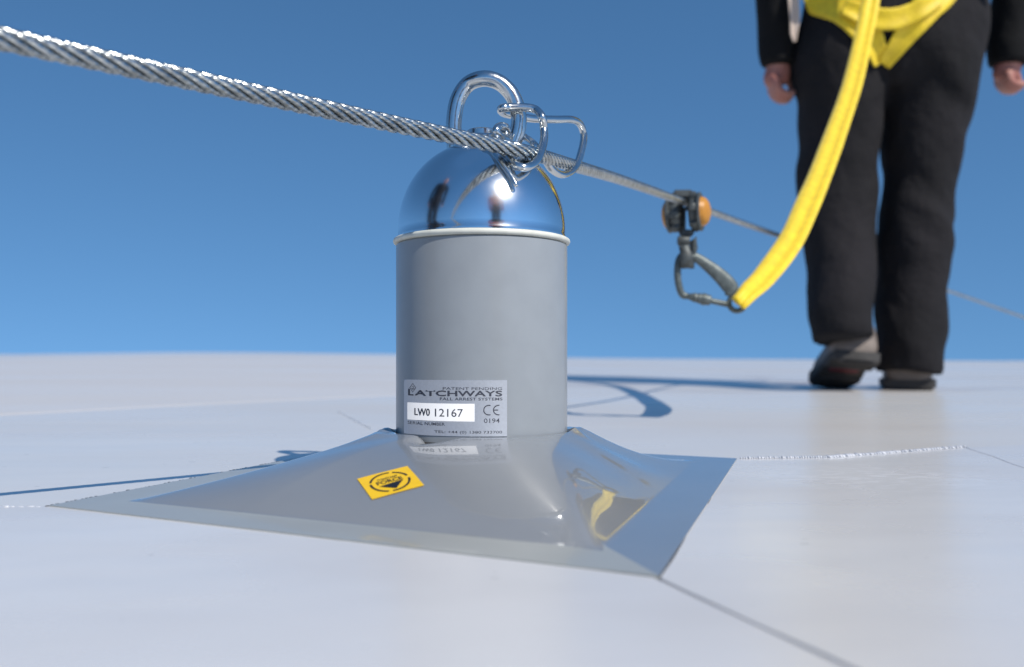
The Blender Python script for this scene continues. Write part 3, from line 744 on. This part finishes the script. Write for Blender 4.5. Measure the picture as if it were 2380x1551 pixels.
# boots
def boot(heel, toe, base_up, hgt, wd, label, ankle, red=False):
    H, T = q(*heel), q(*toe); d = (T-H); ln = d.length; d.normalize()
    upv = (Vector(base_up)-d*Vector(base_up).dot(d)).normalized(); sd = d.cross(upv)
    prof = [(-.02, .024, .55), (0, .034, .9), (.08, .038, 1.0), (.25, .036, 1.02), (.42, .033, .94), (.6, .038, 1.0), (.75, .042, 1.1), (.9, .036, .98), (.98, .024, .7), (1.01, .01, .3)]
    V, F = [], []; tops = [.075, .09, .1, .1, .088, .072, .06, .052, .042, .03]
    seg = 24
    for (t, _, k), tp in zip(prof, tops):
        hw = wd*.5*k; c = H+d*ln*t
        for i in range(seg):
            a = 2*PI*i/seg; x = math.cos(a); y = math.sin(a)
            yy = (y*.5+.5)
            y = math.copysign(abs(y)**.6, y); yy = y*.5+.5
            V.append(c+sd*hw*math.copysign(abs(x)**.6, x)*(1-.28*yy)+upv*(.008+(tp*hgt-.008)*yy))
    for j in range(len(prof)-1):
        for i in range(seg): F.append((j*seg+i, j*seg+(i+1) % seg, (j+1)*seg+(i+1) % seg, (j+1)*seg+i))
    F.append(tuple(range(seg))); F.append(tuple(range((len(prof)-1)*seg, len(prof)*seg))[::-1])
    c = H+d*ln*.22
    A = q(*ankle)
    tube([c+upv*.05, c.lerp(A, .6)+upv*.03, A], [(wd*.38, wd*.44), (wd*.34, wd*.38), (wd*.30, wd*.34)], 20, V=V, F=F)
    bo = link('boot', remesh('boot', V, F, .006, 2), M_BOOT, per); bo['label'] = label
    V, F = [], []                   # sole: outline slab with a heel block
    out = []
    for t, _, k in prof: out.append((t, wd*.5*k*1.01))
    n = len(out)
    for lv in (0.0, .004, .020):
        for sgn in (1, -1):
            for t, hw in (out if sgn == 1 else out[::-1]):
                arch = .010 if (.30 < t < .52 and lv < .01) else 0
                V.append(H+d*ln*t+sd*hw*sgn*(.94 if lv == 0 else 1)+upv*(lv+arch-.002))
    m_ = 2*n
    for l_ in range(2):
        for i in range(m_): F.append((l_*m_+i, l_*m_+(i+1) % m_, (l_+1)*m_+(i+1) % m_, (l_+1)*m_+i))
    for i in range(n-1):
        F.append((i, i+1, m_-2-i, m_-1-i)); F.append((2*m_+i, 2*m_+i+1, 2*m_+m_-2-i, 2*m_+m_-1-i))
    s_ = add_obj('sole', V, F, M_SOLE, bo); autosmooth(s_, 40)
    V, F = tube([H+d*ln*t-upv*.001 for t in (-.005, .0, .02)]+[H+d*ln*t-upv*.001 for t in (.995, )], .001, 4)
    V, F = [], []
    for t in (.02, .09, .16, .23, .60, .68, .76, .84, .91):            # tread bars
        k = interp(t, [(p[0], p[2]) for p in prof])
        R_ = Matrix((sd, d, upv)).transposed()
        box(H+d*ln*t-upv*.0035, (wd*k*.86, ln*.042, .006), R_, V, F)
    add_obj('tread', V, F, M_SOLE, bo, False)['kind'] = 'stuff'
    if red:
        R_ = Matrix((sd, d, upv)).transposed()
        V, F = box(H+d*ln*.40+upv*.007-sd*.0, (wd*.62, ln*.26, .006), R_); add_obj('red_shank', V, F, M_RED, bo)
    return bo
boot((.047, -.038, .006), (.145, .215, .006), (0, 0, 1), 1.1, .116, 'worn brown boot flat on the roof', (.060, .01, .14))
boot((-.104, -.130, .070), (-.088, .115, .004), (.12, .35, 1), 1.05, .106, 'worn boot tipped on its toe with the sole showing', (-.122, -.085, .20), True)

# harness straps over the seat
def strap(name, pts, m=M_YELLOW, lift=.006, parent=None, nw=8, thick=.003, label=None):
    """pts: (x, z, width) along the strap, laid on the trousers"""
    c = catmull([Vector((p[0], p[1], p[2])) for p in pts], 8); V, F = [], []
    n = len(c)
    for i, p in enumerate(c):
        a = c[max(i-1, 0)]; b = c[min(i+1, n-1)]; t = Vector((b.x-a.x, b.y-a.y)).normalized(); nn = Vector((-t.y, t.x))
        for j in range(nw+1):
            s = (j/nw-.5)*p.z
            x, z = p.x+nn.x*s, p.y+nn.y*s
            h = tro_bvh.ray_cast(q(x, -1, z), Vector((0, 1, 0)))[0]
            y = h.y if h is not None else PD_-.05
            V.append(Vector((PX+x, y-lift-.002*math.cos(j/nw*PI*2), PZ+z)))
    for _ in range(3):               # pull taut over hollows
        W = [v.y for v in V]
        for i in range(1, n-1):
            for j in range(nw+1):
                k = i*(nw+1)+j; V[k].y = min(W[k], .5*W[k]+.25*(W[k-nw-1]+W[k+nw+1]))
    for i in range(n-1):
        for j in range(nw): F.append((i*(nw+1)+j, i*(nw+1)+j+1, (i+1)*(nw+1)+j+1, (i+1)*(nw+1)+j))
    o = add_obj(name, V, F, m, parent)
    sm = o.modifiers.new('s', 'SOLIDIFY'); sm.thickness = thick; sm.offset = 0
    bake(o)
    return o
har = bpy.data.objects.new('harness', None); COL.objects.link(har); attach(har, per); har['label'] = 'yellow webbing harness crossing the seat'
def hx(px, py): p = at(px, py, 2.07); return (p.x-PX, p.z-PZ)
def hp(*l_): return [(*hx(a, b), w_) for a, b, w_ in l_]
strap('leg_strap', hp((1905, -110, .075), (1945, -25, .088), (1985, 35, .072), (2026, 98, .052), (2054, 142, .032)), parent=har)
strap('leg_strap', hp((2225, -110, .075), (2178, -25, .088), (2138, 32, .066), (2096, 90, .048), (2064, 142, .032)), parent=har, lift=.008)
strap('seat_strap', hp((1962, 14, .036), (2005, 40, .042), (2058, 54, .046), (2112, 40, .042), (2168, 8, .034)), parent=har, lift=.014)
strap('pale_strip', hp((1862, -30, .024), (1866, 20, .022), (1864, 55, .016), (1866, 76, .006)), m=M_BEIGE, parent=har, lift=.02)  # pale tapered strip in the gap between left arm and hip
for sx in (-.075, .115):             # back straps up to the shoulder ring
    V, F = tube([q(sx*2.0, -.15, .93), q(sx*1.8, -.152, 1.05), q(sx*1.0+.01, -.160, 1.22), q(.02, -.158, 1.30)], [(.022, .0025)]*4, 8, up=Vector((0, -1, 0)))
    add_obj('back_strap', V, F, M_YELLOW, har)
V, F = tube([q(.02+.022*math.cos(2*PI*i/24), -.168, 1.30+.022*math.sin(2*PI*i/24)) for i in range(24)], .004, 10, True)
add_obj('dorsal_ring', V, F, M_STEEL, har)

# ------------------------------------------------------------------ two people behind the camera, seen only mirrored in the chrome dome
M_REDJ = mat('red_jacket_cloth', (.5, .02, .03), rough=.85, var=.3, vscale=9, bump=.5, bscale=24, bdist=.01)
def onlooker(loc, rz, jm, label):
    src = {c.name.split('.')[0]: c for c in per.children}
    r = thing('person', label, 'person', loc, 'onlookers behind the camera'); r.rotation_euler = (0, 0, rz)
    def cp_(o, p, m=None):
        c = o.copy(); COL.objects.link(c); c.parent = p; c.matrix_parent_inverse = Matrix.Translation(-per.location) if p is r else Matrix.Identity(4)
        if m: c.data = c.data.copy(); c.data.materials[0] = m
        if 'label' in c: del c['label']
        for k in list(o.children): cp_(k, c)
        return c
    for c in list(per.children):
        if c.name.startswith('harness'): continue
        cp_(c, r, jm if c.name.startswith('jacket') else None)
onlooker((-1.25, .10, 0), math.radians(-68), None, 'person in dark clothes mirrored on the left of the chrome dome')
onlooker((.64, -1.15, 0), math.radians(20), M_REDJ, 'person in red jacket mirrored low in the middle of the chrome dome')
